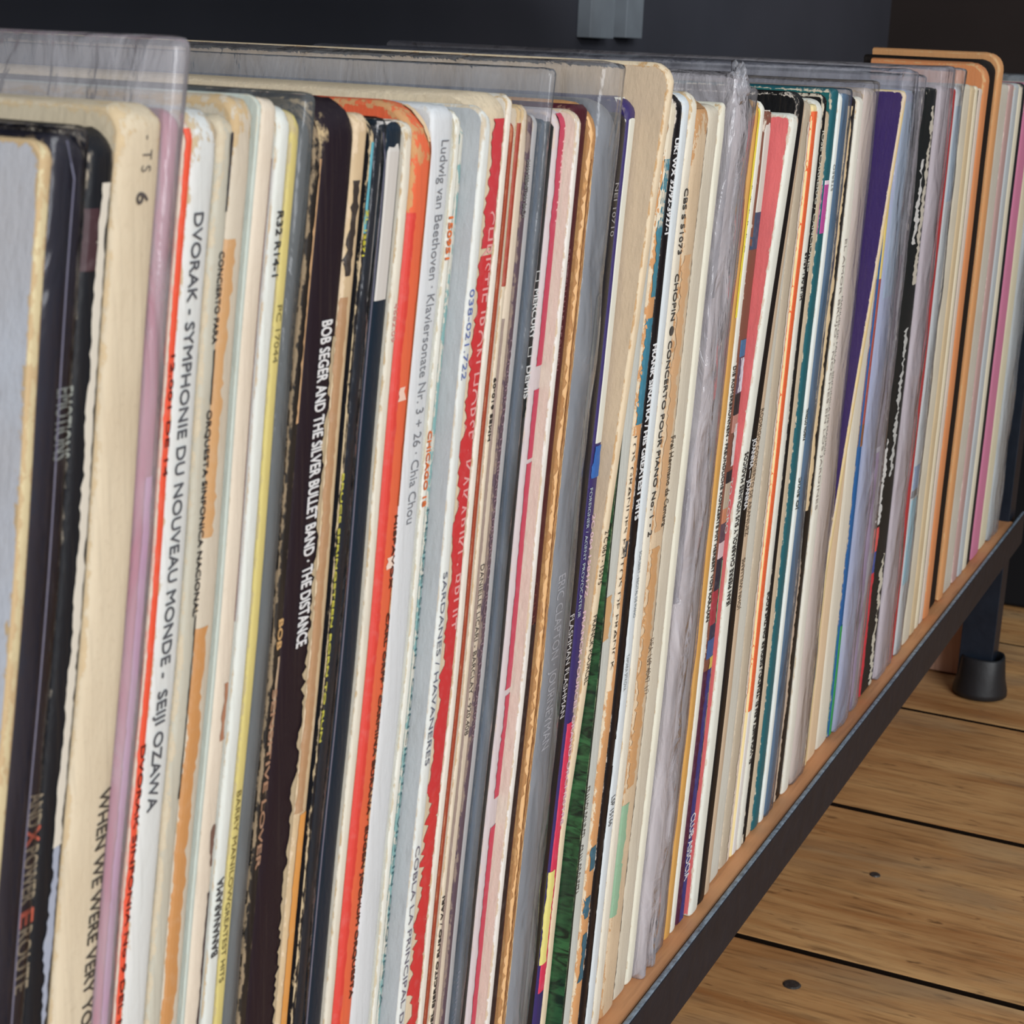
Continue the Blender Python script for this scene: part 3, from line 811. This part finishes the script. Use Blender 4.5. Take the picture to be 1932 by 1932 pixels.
record(1037, (74, 30, 40), 'dark maroon record left of the torn cardboard one', top=196, wear=.0004, wc=(110, 70, 70), stain=.0, rough=.4,
       S=[(.0, 1.0, 1180, 1990, (38, 24, 27), .0, .0, 'printed_band')],
       T=[('BRITTEN WAR REQUIEM', 470, 700, .4, .45, (126, 84, 88), .0), ('SAINT PREUX CONCERTO', 1100, 1480, .45, .45, (96, 52, 44), .0)])
record(1055, (202, 154, 102), 'record with its spine torn away to brown corrugated board', top=190, wear=.0028, wc=(176, 124, 74), stain=.35, rough=.9, corner=.010, p=.0012,
       S=[(.30, .42, 300, 1990, (142, 96, 58), .10, .10, 'torn_slit'), (.62, .74, 300, 1990, (224, 184, 132), .14, .14, 'bare_board'), (.05, .20, 220, 1990, (224, 178, 124), .16, .12, 'bare_board')])
record(1094, (124, 130, 138), 'wide grey record in plastic lettered JOURNEYMAN', top=186, wear=.0001, stain=.0, rough=.35, corner=.010, fc=(104, 108, 114), p=.0006,
       S=[(.76, .99, 560, 1990, (112, 122, 122), .02, .0, 'printed_band')],
       T=[('ERIC CLAPTON · JOURNEYMAN', 1083, 1412, .50, .30, (196, 198, 206), .0)],
       plastic=dict(gtop=.010, grow=.0014, tint=(206, 210, 216), haze=.16, crinkle=.0009))
record(1108, (28, 27, 32), 'black record lettered FLASHMAN, right of the wide grey one', top=212, wear=.0002, wc=(150, 146, 140), stain=.0, rough=.35,
       T=[('FLASHMAN FLASHMAN', 1158, 1352, .40, .52, (206, 204, 206), .0), ('NEI 10710', 345, 446, .5, .45, (150, 148, 148), .0)])
record(1124, (56, 46, 100), 'navy blue record, cream at the top and crimson below', top=182, wear=.0001, wc=(206, 196, 176), stain=.0, rough=.4, corner=.006,
       S=[(.0, 1.0, 150, 835, (214, 214, 202), .0, .0, 'printed_band'), (.1, .80, 840, 900, (44, 96, 170), .1, .15, 'printed_band', .00032), (.0, .92, 1362, 1870, (208, 52, 84), .0, .10, 'printed_band'), (.04, .55, 1640, 1815, (220, 210, 124), .02, .1, 'printed_band', .00032)],
       T=[('FOREIGNER / AGENT PROVOCATEUR', 918, 1162, .20, .36, (182, 200, 204), .0), ('2C 064 158417Z    FRANCK POURCEL GRAND ORCHESTRE', 972, 1560, .82, .34, (226, 196, 206), .012)])
record(1157, (226, 208, 178), 'tall tan divider sleeve standing above the row, small black lettering', f=1147, f2=(300, 1243), fc=(208, 187, 160), top=118, wear=.0005, wc=(206, 166, 118), fwear=.0006, stain=.08, corner=.007,
       T=[('2 C 061 - 15575', 1000, 1102, .5, .62, (56, 50, 46), .0), ('FRANCK POURCEL', 1160, 1290, .5, .62, (52, 50, 46), .0)])
record(1161, (30, 44, 36), 'dark green record showing a leafy green cover lower down', f=1159, f2=(1500, 1105), fc=(40, 84, 52), fmat=leafy(), top=200, wear=.0002, wc=(120, 150, 110), stain=.0, rough=.35)
record(1182, (206, 210, 204), 'grey white record with a tan patch, right of the green one', top=194, wear=.0005, wc=(206, 180, 140), stain=.08,
       S=[(.25, .75, 1128, 1212, (206, 164, 116), .08, .10, 'bare_board'), (.0, .20, 640, 1990, (150, 152, 150), .0, .05, 'printed_band')],
       T=[('FRANCK POURCEL - GRAN ORQUESTA', 1488, 1692, .5, .36, (104, 102, 98), .0)])
record(1196, (206, 152, 102), 'record with peeled orange brown spine and teal remnants', top=186, wear=.0012, wc=(230, 216, 190), stain=.20, rough=.85,
       S=[(.05, .9, 190, 430, (222, 212, 190), .06, .06, 'printed_band'), (.2, .9, 300, 560, (64, 128, 148), .16, .10, 'printed_band'), (.1, .9, 600, 800, (56, 122, 146), .16, .12, 'printed_band'), (.0, .30, 820, 1300, (222, 206, 180), .02, .14, 'torn_paper_edge'),
          (.1, .6, 1020, 1050, (60, 66, 72), .15, .2, 'printed_band'), (.1, .7, 1595, 1640, (52, 96, 116), .2, .2, 'printed_band'), (.1, .6, 1690, 1730, (52, 96, 116), .2, .2, 'printed_band'), (.15, .75, 1760, 1850, (52, 96, 116), .2, .2, 'printed_band')],
       T=[('LOS GRANDES EXITOS DE FRANCK', 820, 1260, .16, .4, (70, 62, 56), .0)])
record(1209, (22, 20, 24), 'black record lettered HIS GREATEST HITS in bold white', top=174, wear=.0004, wc=(220, 214, 206), stain=.0, rough=.35, corner=.006,
       S=[(.80, .99, 980, 1400, (206, 206, 210), .16, .02, 'torn_paper_edge'), (.84, .99, 1450, 1990, (206, 206, 206), .16, .02, 'torn_paper_edge')],
       T=[('UK: WX 32/92-3927-1', 260, 442, .47, .60, (234, 236, 238), .03), ('FRANK SINATRA / HIS GREATEST HITS', 648, 980, .47, .60, (234, 236, 238), .03)])
record(1222, (212, 220, 224), 'bluish white record right of the HIS GREATEST HITS one', top=174, wear=.0002, stain=.03,
       T=[('SCHUBERT - RECITAL DE PIANO', 1040, 1166, .65, .36, (136, 146, 150), .0), ('TAMARA SITKOVA', 1232, 1300, .3, .34, (140, 150, 154), .0), ('LSP 15166', 1500, 1556, .45, .5, (86, 88, 90), .0)])
record(1236, (226, 220, 204), 'ivory record lettered CONCERTO POUR PIANO No. 1 - 2', top=172, wear=.0005, wc=(206, 180, 140), stain=.08,
       T=[('CBS S 51073     CHOPIN \u25cf CONCERTO POUR PIANO No. 1 - 2', 355, 1012, .62, .50, (78, 74, 70), .006)])
record(1260, (216, 194, 164), 'brown stained tan record lettered Frei Hermano da Camara', top=190, wear=.0016, wc=(190, 142, 96), stain=.30, corner=.006,
       S=[(.15, .60, 480, 1000, (206, 166, 124), .12, .16, 'bare_board'), (.10, .58, 1030, 1480, (200, 154, 106), .14, .14, 'bare_board'), (.0, .7, 178, 205, (150, 112, 72), .2, .2, 'bare_board'), (.0, .35, 1510, 1720, (140, 176, 146), .04, .1, 'printed_band')],
       T=[('Frei Hermano da Camara', 826, 996, .80, .34, (96, 84, 70), .004), ('BEA 169 4047 1/2', 1210, 1316, .78, .34, (116, 100, 84), .0)])
record(1279, (208, 200, 182), 'beige record with a dark hairline at its left edge', top=196, wear=.0003, wc=(190, 176, 150), stain=.12,
       S=[(.0, .06, 240, 1990, (70, 66, 62), .0, .02, 'printed_band')])
record(1290, (224, 222, 206), 'pale ivory record beside the crinkled plastic one', top=192, wear=.0003, stain=.05)
record(1322, (196, 188, 190), 'lilac grey record in crinkled glossy plastic', top=194, wear=.0002, wc=(160, 150, 150), stain=.02, rough=.4, p=.0005,
       S=[(.0, .34, 196, 560, (104, 104, 112), .02, .03, 'printed_band'), (.0, .16, 560, 1130, (116, 112, 122), .02, .04, 'printed_band')],
       plastic=dict(gtop=.010, grow=.0022, tint=(226, 222, 228), haze=.34, crinkle=.0020, crumple=1.25, rough=.08, ior=1.42))
record(1341, (176, 170, 172), 'grey record in plastic left of the mustard one', top=186, wear=.0002, stain=.02, rough=.4,
       S=[(.90, .98, 190, 1990, (222, 190, 180), .0, .0, 'printed_band')],
       plastic=dict(gtop=.004, grow=.0010, tint=(206, 206, 212), haze=.18, crinkle=.0006))
record(1353, (206, 156, 84), 'mustard record, bright yellow at the top, lettered STEREO', top=186, wear=.0003, wc=(190, 130, 70), stain=.18,
       S=[(.35, .99, 205, 600, (238, 220, 74), .04, .0, 'printed_band')],
       T=[('S  T  E  R  E  O', 350, 478, .72, .40, (70, 64, 30), .0)])
record(1361, (224, 224, 214), 'thin white record lettered MIT HERBERT VON KARAJAN', top=190, wear=.0003, stain=.04,
       T=[('DIE ROMERBRUNNEN - FREUNDLICHE KONZERTE MIT HERBERT VON KARAJAN', 690, 1172, .5, .62, (66, 62, 60), .004)])
record(1377, (122, 78, 64), 'record with a patchwork picture spine of brown, blue and red', top=206, wear=.0009, wc=(216, 206, 196), stain=.0, rough=.45,
       S=[(.0, 1., 208, 400, (206, 202, 194), .0, .0), (.0, 1., 400, 470, (58, 74, 100), .1, .05), (.0, 1., 640, 672, (62, 106, 146), .0, .0), (.0, 1., 672, 742, (84, 66, 84), .0, .0), (.35, .8, 675, 740, (210, 210, 222), .1, .1), (.0, 1., 742, 782, (30, 28, 32), .0, .0),
          (.0, 1., 782, 815, (176, 124, 112), .0, .0), (.45, .95, 800, 880, (210, 206, 206), .12, .12), (.0, 1., 888, 910, (28, 26, 32), .0, .0), (.0, 1., 910, 958, (176, 160, 140), .0, .0), (.0, 1., 958, 986, (190, 124, 92), .0, .0), (.0, 1., 986, 1022, (84, 62, 76), .0, .0),
          (.0, 1., 1022, 1052, (206, 180, 184), .0, .0), (.0, 1., 1052, 1112, (36, 32, 50), .0, .0), (.0, .7, 1112, 1176, (156, 48, 60), .0, .1), (.7, 1., 1060, 1180, (124, 176, 138), .05, .0), (.0, 1., 1176, 1204, (48, 46, 70), .0, .0), (.1, 1., 1204, 1240, (66, 88, 140), .0, .05), (.5, 1., 1240, 1262, (206, 180, 84), .1, .0),
          (.0, 1., 1262, 1740, (46, 44, 116), .0, .05), (.0, .3, 1262, 1740, (70, 20, 48), .0, .08), (.75, 1., 1262, 1500, (150, 146, 110), .15, .0)],
       T=[('CLUB ASSOCIA', 1536, 1660, .62, .5, (222, 222, 226), .01), ('TO CORO', 905, 1010, .8, .3, (206, 196, 190), .01)])
record(1401, (224, 226, 216), 'white record with a salmon pink cover, lettered VIOLINES MAGICOS', hold=True, f=1388, f2=(300, 1486), fc=(222, 112, 114), top=214, wear=.0006, wc=(220, 204, 190), fwear=.0007, stain=.04, corner=.003,
       T=[('JEAN PIERRE CHABROL Y SUS VIOLINES MAGICOS', 1142, 852, .42, .46, (52, 50, 50), .008)])
record(1412, (22, 22, 24), 'black record lettered JOANNA twice in white', follow=.86, top=172, wear=.0005, wc=(210, 204, 196), stain=.0, rough=.4,
       T=[('JOANNA \u2014 JOANNA', 826, 960, .50, .52, (232, 232, 232), .015)])
record(1419, (198, 176, 150), 'thin brown beige record right of the JOANNA one', follow=.8, top=186, wear=.0004, stain=.14,
       T=[('RODRIGO: CONCIERTO DE ARANJUEZ', 770, 1010, .45, .62, (96, 82, 68), .0), ('JOHN WILLIAMS', 1150, 1052, .45, .6, (86, 74, 62), .0)])
record(1434, (210, 209, 198), 'light grey record right of the thin brown beige one', top=182, wear=.0004, stain=.10)
record(1450, (188, 176, 156), 'torn beige record left of the orange striped one', top=188, wear=.0012, wc=(206, 196, 178), stain=.18,
       S=[(.60, 1.0, 230, 1990, (222, 206, 190), .10, .0, 'torn_paper_edge')])
record(1461, (234, 214, 160), 'thin record with an orange stripe ending short of the shelf', top=196, wear=.0002, stain=.02,
       S=[(.0, .78, 210, 1340, (224, 98, 52), .06, .02, 'printed_band'), (.0, 1., 1341, 1990, (220, 216, 212), .0, .0, 'printed_band')])
record(1471, (217, 217, 207), 'white record lettered FIDDLER ON THE ROOF', top=186, wear=.0003, stain=.04,
       T=[('HUS 061-68/69', 566, 476, .58, .62, (52, 50, 50), .012), ('EL VIOLINISTA EN EL TEJADO / FIDDLER ON THE ROOF', 1440, 1116, .62, .62, (48, 46, 46), .012)])
record(1477, (20, 20, 21), 'thin black record with cream lettering near its top', top=176, wear=.0004, wc=(206, 200, 184), stain=.0,
       T=[('JOSE CARRERAS / CANCIONES', 244, 512, .5, .85, (206, 204, 190), .01)])
record(1485, (210, 194, 168), 'torn cream record left of the teal one', top=206, wear=.0012, wc=(190, 150, 110), stain=.26, rough=.7)
record(1498, (34, 94, 104), 'teal record with a magenta patch near its top', top=166, wear=.0006, wc=(206, 200, 180), stain=.0, rough=.4, fc=(36, 104, 104),
       S=[(.0, .7, 340, 348, (226, 206, 220), .0, .05), (.0, .7, 348, 440, (182, 74, 150), .02, .05)])
record(1506, (226, 232, 228), 'thin bright white record between teal and blue ones', top=172, wear=.0002, stain=.0,
       T=[('PASION OTONAL', 830, 770, .5, .6, (70, 80, 80), .01), ('JO SIVIC', 962, 900, .5, .6, (70, 80, 80), .01), ('STEREO', 360, 310, .4, .5, (96, 104, 104), .0)])
record(1520, (72, 112, 144), 'dusty blue record in plastic left of the thin black one', top=176, wear=.0003, wc=(150, 160, 170), stain=.0, rough=.4,
       plastic=dict(gtop=.002, grow=.0010, tint=(170, 186, 206), haze=.14, crinkle=.0007))
record(1533, (20, 18, 18), 'black record with a frayed tan left edge', top=178, wear=.0004, wc=(200, 176, 140), stain=.0, rough=.45,
       S=[(.0, .34, 200, 960, (214, 190, 150), .0, .14, 'torn_paper_edge'), (.0, .22, 1050, 1990, (180, 160, 140), .0, .10, 'torn_paper_edge')])
record(1547, (224, 222, 210), 'white record with tiny grey lettering, right of the black one', top=182, wear=.0003, stain=.05,
       T=[('EL AMOR BRUJO - NOCHES EN LOS JARDINES', 450, 960, .35, .3, (160, 152, 148), .0), ('MANUEL DE FALLA - SINFONICA DE MADRID', 560, 860, .78, .26, (120, 116, 112), .0)])
record(1572, (208, 194, 182), 'beige grey record left of the purple one', top=166, wear=.0003, stain=.08, p=.0004,
       plastic=dict(gtop=.003, grow=.0010, tint=(214, 210, 216), haze=.14, crinkle=.0006))
record(1582, (222, 200, 150), 'record with a broad deep purple cover and yellow spine', f=1578, f2=(300, 1688), fc=(58, 42, 98), top=170, wear=.0010, wc=(222, 208, 186), fwear=.0006, stain=.05, corner=.003)
record(1590, (226, 200, 166), 'peach record right of the purple one', top=168, wear=.0003, stain=.10)
record(1608, (218, 212, 196), 'ivory record left of the thin blue one', top=170, wear=.0003, stain=.06)
record(1615, (36, 88, 144), 'thin blue record, rust above and green below', wear=.0003, wc=(200, 190, 170), stain=.0, top=170,
       S=[(.0, 1., 180, 526, (222, 198, 112), .0, .0), (.0, 1., 526, 800, (160, 74, 64), .0, .0), (.0, 1., 800, 842, (130, 80, 40), .0, .0), (.0, 1., 1180, 1990, (42, 142, 74), .0, .0)])
record(1642, (166, 176, 208), 'lavender blue record in clear plastic', wear=.0002, stain=.0, rough=.35, top=168, p=.0004,
       S=[(.0, .9, 172, 560, (158, 182, 206), .0, .0)],
       plastic=dict(gtop=.009, grow=.0016, tint=(220, 222, 232), haze=.2, crinkle=.0012))
record(1657, (182, 178, 186), 'grey record with a plum left edge, in clear plastic', top=166, wear=.0003, stain=.0, rough=.4,
       S=[(.0, .5, 172, 480, (68, 74, 80), .0, .14), (.0, .5, 480, 840, (96, 78, 92), .0, .1), (.0, .4, 850, 1400, (140, 108, 150), .0, .05)],
       plastic=dict(gtop=.006, grow=.0012, tint=(216, 214, 224), haze=.2, crinkle=.0009))
record(1684, (28, 34, 36), 'black record with flaking white paint near the far end', top=164, wear=.0020, wc=(196, 196, 190), stain=.0, rough=.45,
       S=[(.0, .22, 985, 1030, (214, 86, 84), .0, .03), (.0, .2, 1030, 1070, (66, 80, 150), .0, .03), (.0, .2, 1070, 1990, (196, 50, 62), .0, .03), (.62, .82, 200, 540, (196, 190, 176), .15, .15, 'torn_paper_edge'), (.30, .50, 300, 460, (206, 206, 204), .16, .14, 'torn_paper'), (.50, .64, 620, 900, (190, 192, 190), .16, .14, 'torn_paper'), (.10, .22, 820, 980, (206, 206, 204), .12, .10, 'torn_paper'), (.62, .78, 1050, 1320, (200, 196, 180), .16, .14, 'torn_paper')])
record(1709, (202, 192, 198), 'pinkish grey record in clear plastic left of the red one', top=160, wear=.0002, stain=.0, rough=.35,
       plastic=dict(gtop=.009, grow=.0018, tint=(226, 222, 230), haze=.22, crinkle=.0012))
record(1717, (172, 58, 60), 'thin dark red record near the far end', top=166, wear=.0003, wc=(206, 140, 140), stain=.0)
record(1730, (206, 212, 212), 'pale record whose lower half is light cyan', top=162, wear=.0003, stain=.02,
       S=[(.0, .9, 200, 380, (168, 190, 206), .0, .05), (.0, .75, 876, 922, (86, 140, 186), .0, .05), (.0, .75, 922, 936, (44, 50, 56), .0, .05), (.0, .85, 940, 1100, (140, 204, 220), .0, .03)],
       plastic=dict(gtop=.009, grow=.0010, tint=(222, 224, 230), haze=.2, crinkle=.0008))
record(1744, (214, 207, 188), 'cream record right of the cyan one', top=158, wear=.0005, wc=(196, 176, 150), stain=.12)
record(1752, (210, 190, 154), 'thin tan record near the cardboard box', top=160, wear=.0004, stain=.16)
record(1758, (226, 216, 190), 'thin cream record with a dark line at its right edge', top=162, wear=.0003, stain=.08,
       S=[(.78, 1., 170, 1300, (78, 80, 84), .04, .0)])
record(1765, (220, 206, 192), 'thin pale record touching the orange cardboard box', top=166, wear=.0005, stain=.08)

# the cardboard record box near the far end
pv = state['prev']
_d = px_ray(1656, 90)
def slab(xr, p, top, col, name, corner, root=None, wear=.0006, stain=.12):
    r = Rec(); prev = state['prev']
    r.p = lambda z: p
    xb, _ = px_to_x0(xr, 960, r.p)
    r.x0, r.x1 = prev.x1+0.0002, max(xb, prev.x1+0.003)
    r.t = r.x1-r.x0; r.b = 0.0016; r.r = corner
    lo, hi = 0.28, 0.36
    for _ in range(40):
        m = (lo+hi)/2
        if project(bend((r.x0+r.x1)/2, -p+corner*.3, m))[1] > top: lo = m
        else: hi = m
    r.H = m
    if root is None:
        root = empty('record_box', bend(r.x0+0.02, 0.15, 0.0)); tag(root, 'orange brown cardboard record box with a dark gap between its two halves', 'box')
    r.root = root
    mm = card(col, (214, 172, 122), wear, stain, .7)
    shell(name, r, [mm, mm], root, r.x0, r.x1, depth=CAM.y+_d.y*((r.x1+(.31-ZM)*tlean(r.x1))/_d.x))
    state['prev'] = r
    return root
rb = slab(1776, .0005, 118, (208, 136, 88), 'tray', .010)
slab(1786, -.0012, 112, (24, 18, 16), 'dark_gap_slab', .008, rb, wear=.0, stain=.0)  # near-black slab fills the dark gap between tray and lid
slab(1799, .0004, 99, (206, 150, 100), 'lid', .010, rb)

record(1812, (204, 199, 186), 'grey cream record just beyond the cardboard box', top=158, wear=.0005, stain=.14)
record(1821, (182, 152, 148), 'thin dusty pink record beyond the cardboard box', top=158, wear=.0006, stain=.06, wc=(216, 200, 196))
record(1830, (182, 190, 194), 'thin blue-grey record beyond the cardboard box', top=157, wear=.0004, stain=.06)
record(1837, (222, 216, 194), 'thin cream record left of the last black one', top=156, wear=.0003, stain=.06)
record(1842, (30, 34, 38), 'last black record, thin, at the far end of the row', top=156, wear=.0003, wc=(190, 180, 176), stain=.0)
record(1857, (204, 126, 158), 'rose pink record at the far end of the row', top=155, wear=.0008, wc=(222, 190, 200), stain=.04)
record(1868, (220, 213, 186), 'second to last record, cream, by the iron upright', top=155, wear=.0003, stain=.06)
record(1886, (202, 208, 206), 'last record of the row, grey white in clear plastic', top=155, wear=.0003, stain=.03,
       plastic=dict(gtop=.004, grow=.0020, tint=(206, 214, 222), haze=.25, crinkle=.0012))

# crumpled ends of the plastic outer sleeves, and highlights painted along their seams
def crumpled_end(r, c, sx, sy, sz, seed):
    bm = bmesh.new(); bmesh.ops.create_icosphere(bm, subdivisions=4, radius=1.0)
    for v in bm.verts:
        d = v.co.normalized()
        n1 = noise.fractal(d*1.3+Vector((seed, 0, 0)), 1.0, 2.0, 2)
        n2 = abs(noise.noise(d*2.3+Vector((0, seed, 0))))
        k = 1.0+0.5*n1-0.75*n2
        v.co = Vector((c.x+d.x*sx*k, c.y+d.y*sy*k, max(c.z+d.z*sz*k, 0.0004)))
    for f in bm.faces: f.smooth = True
    me = bpy.data.meshes.new('crumpled_plastic_end'); bm.to_mesh(me); bm.free()
    return link_mesh('crumpled_plastic_end', me, film((228, 230, 238), .20, 1.4), r.root)
def rec_by(word):
    for r in RECS:
        if word in r.root['label']: return r
gl = rec_by('crinkled glossy plastic')
crumpled_end(gl, hit_y(1392, 158, -.001), .0032, .004, .0075, 3.1)
seam_highlight(rec_by('charcoal record'), .43, .47, 265, 1990)
seam_highlight(rec_by('black glossy record'), .66, .80, 250, 1990)
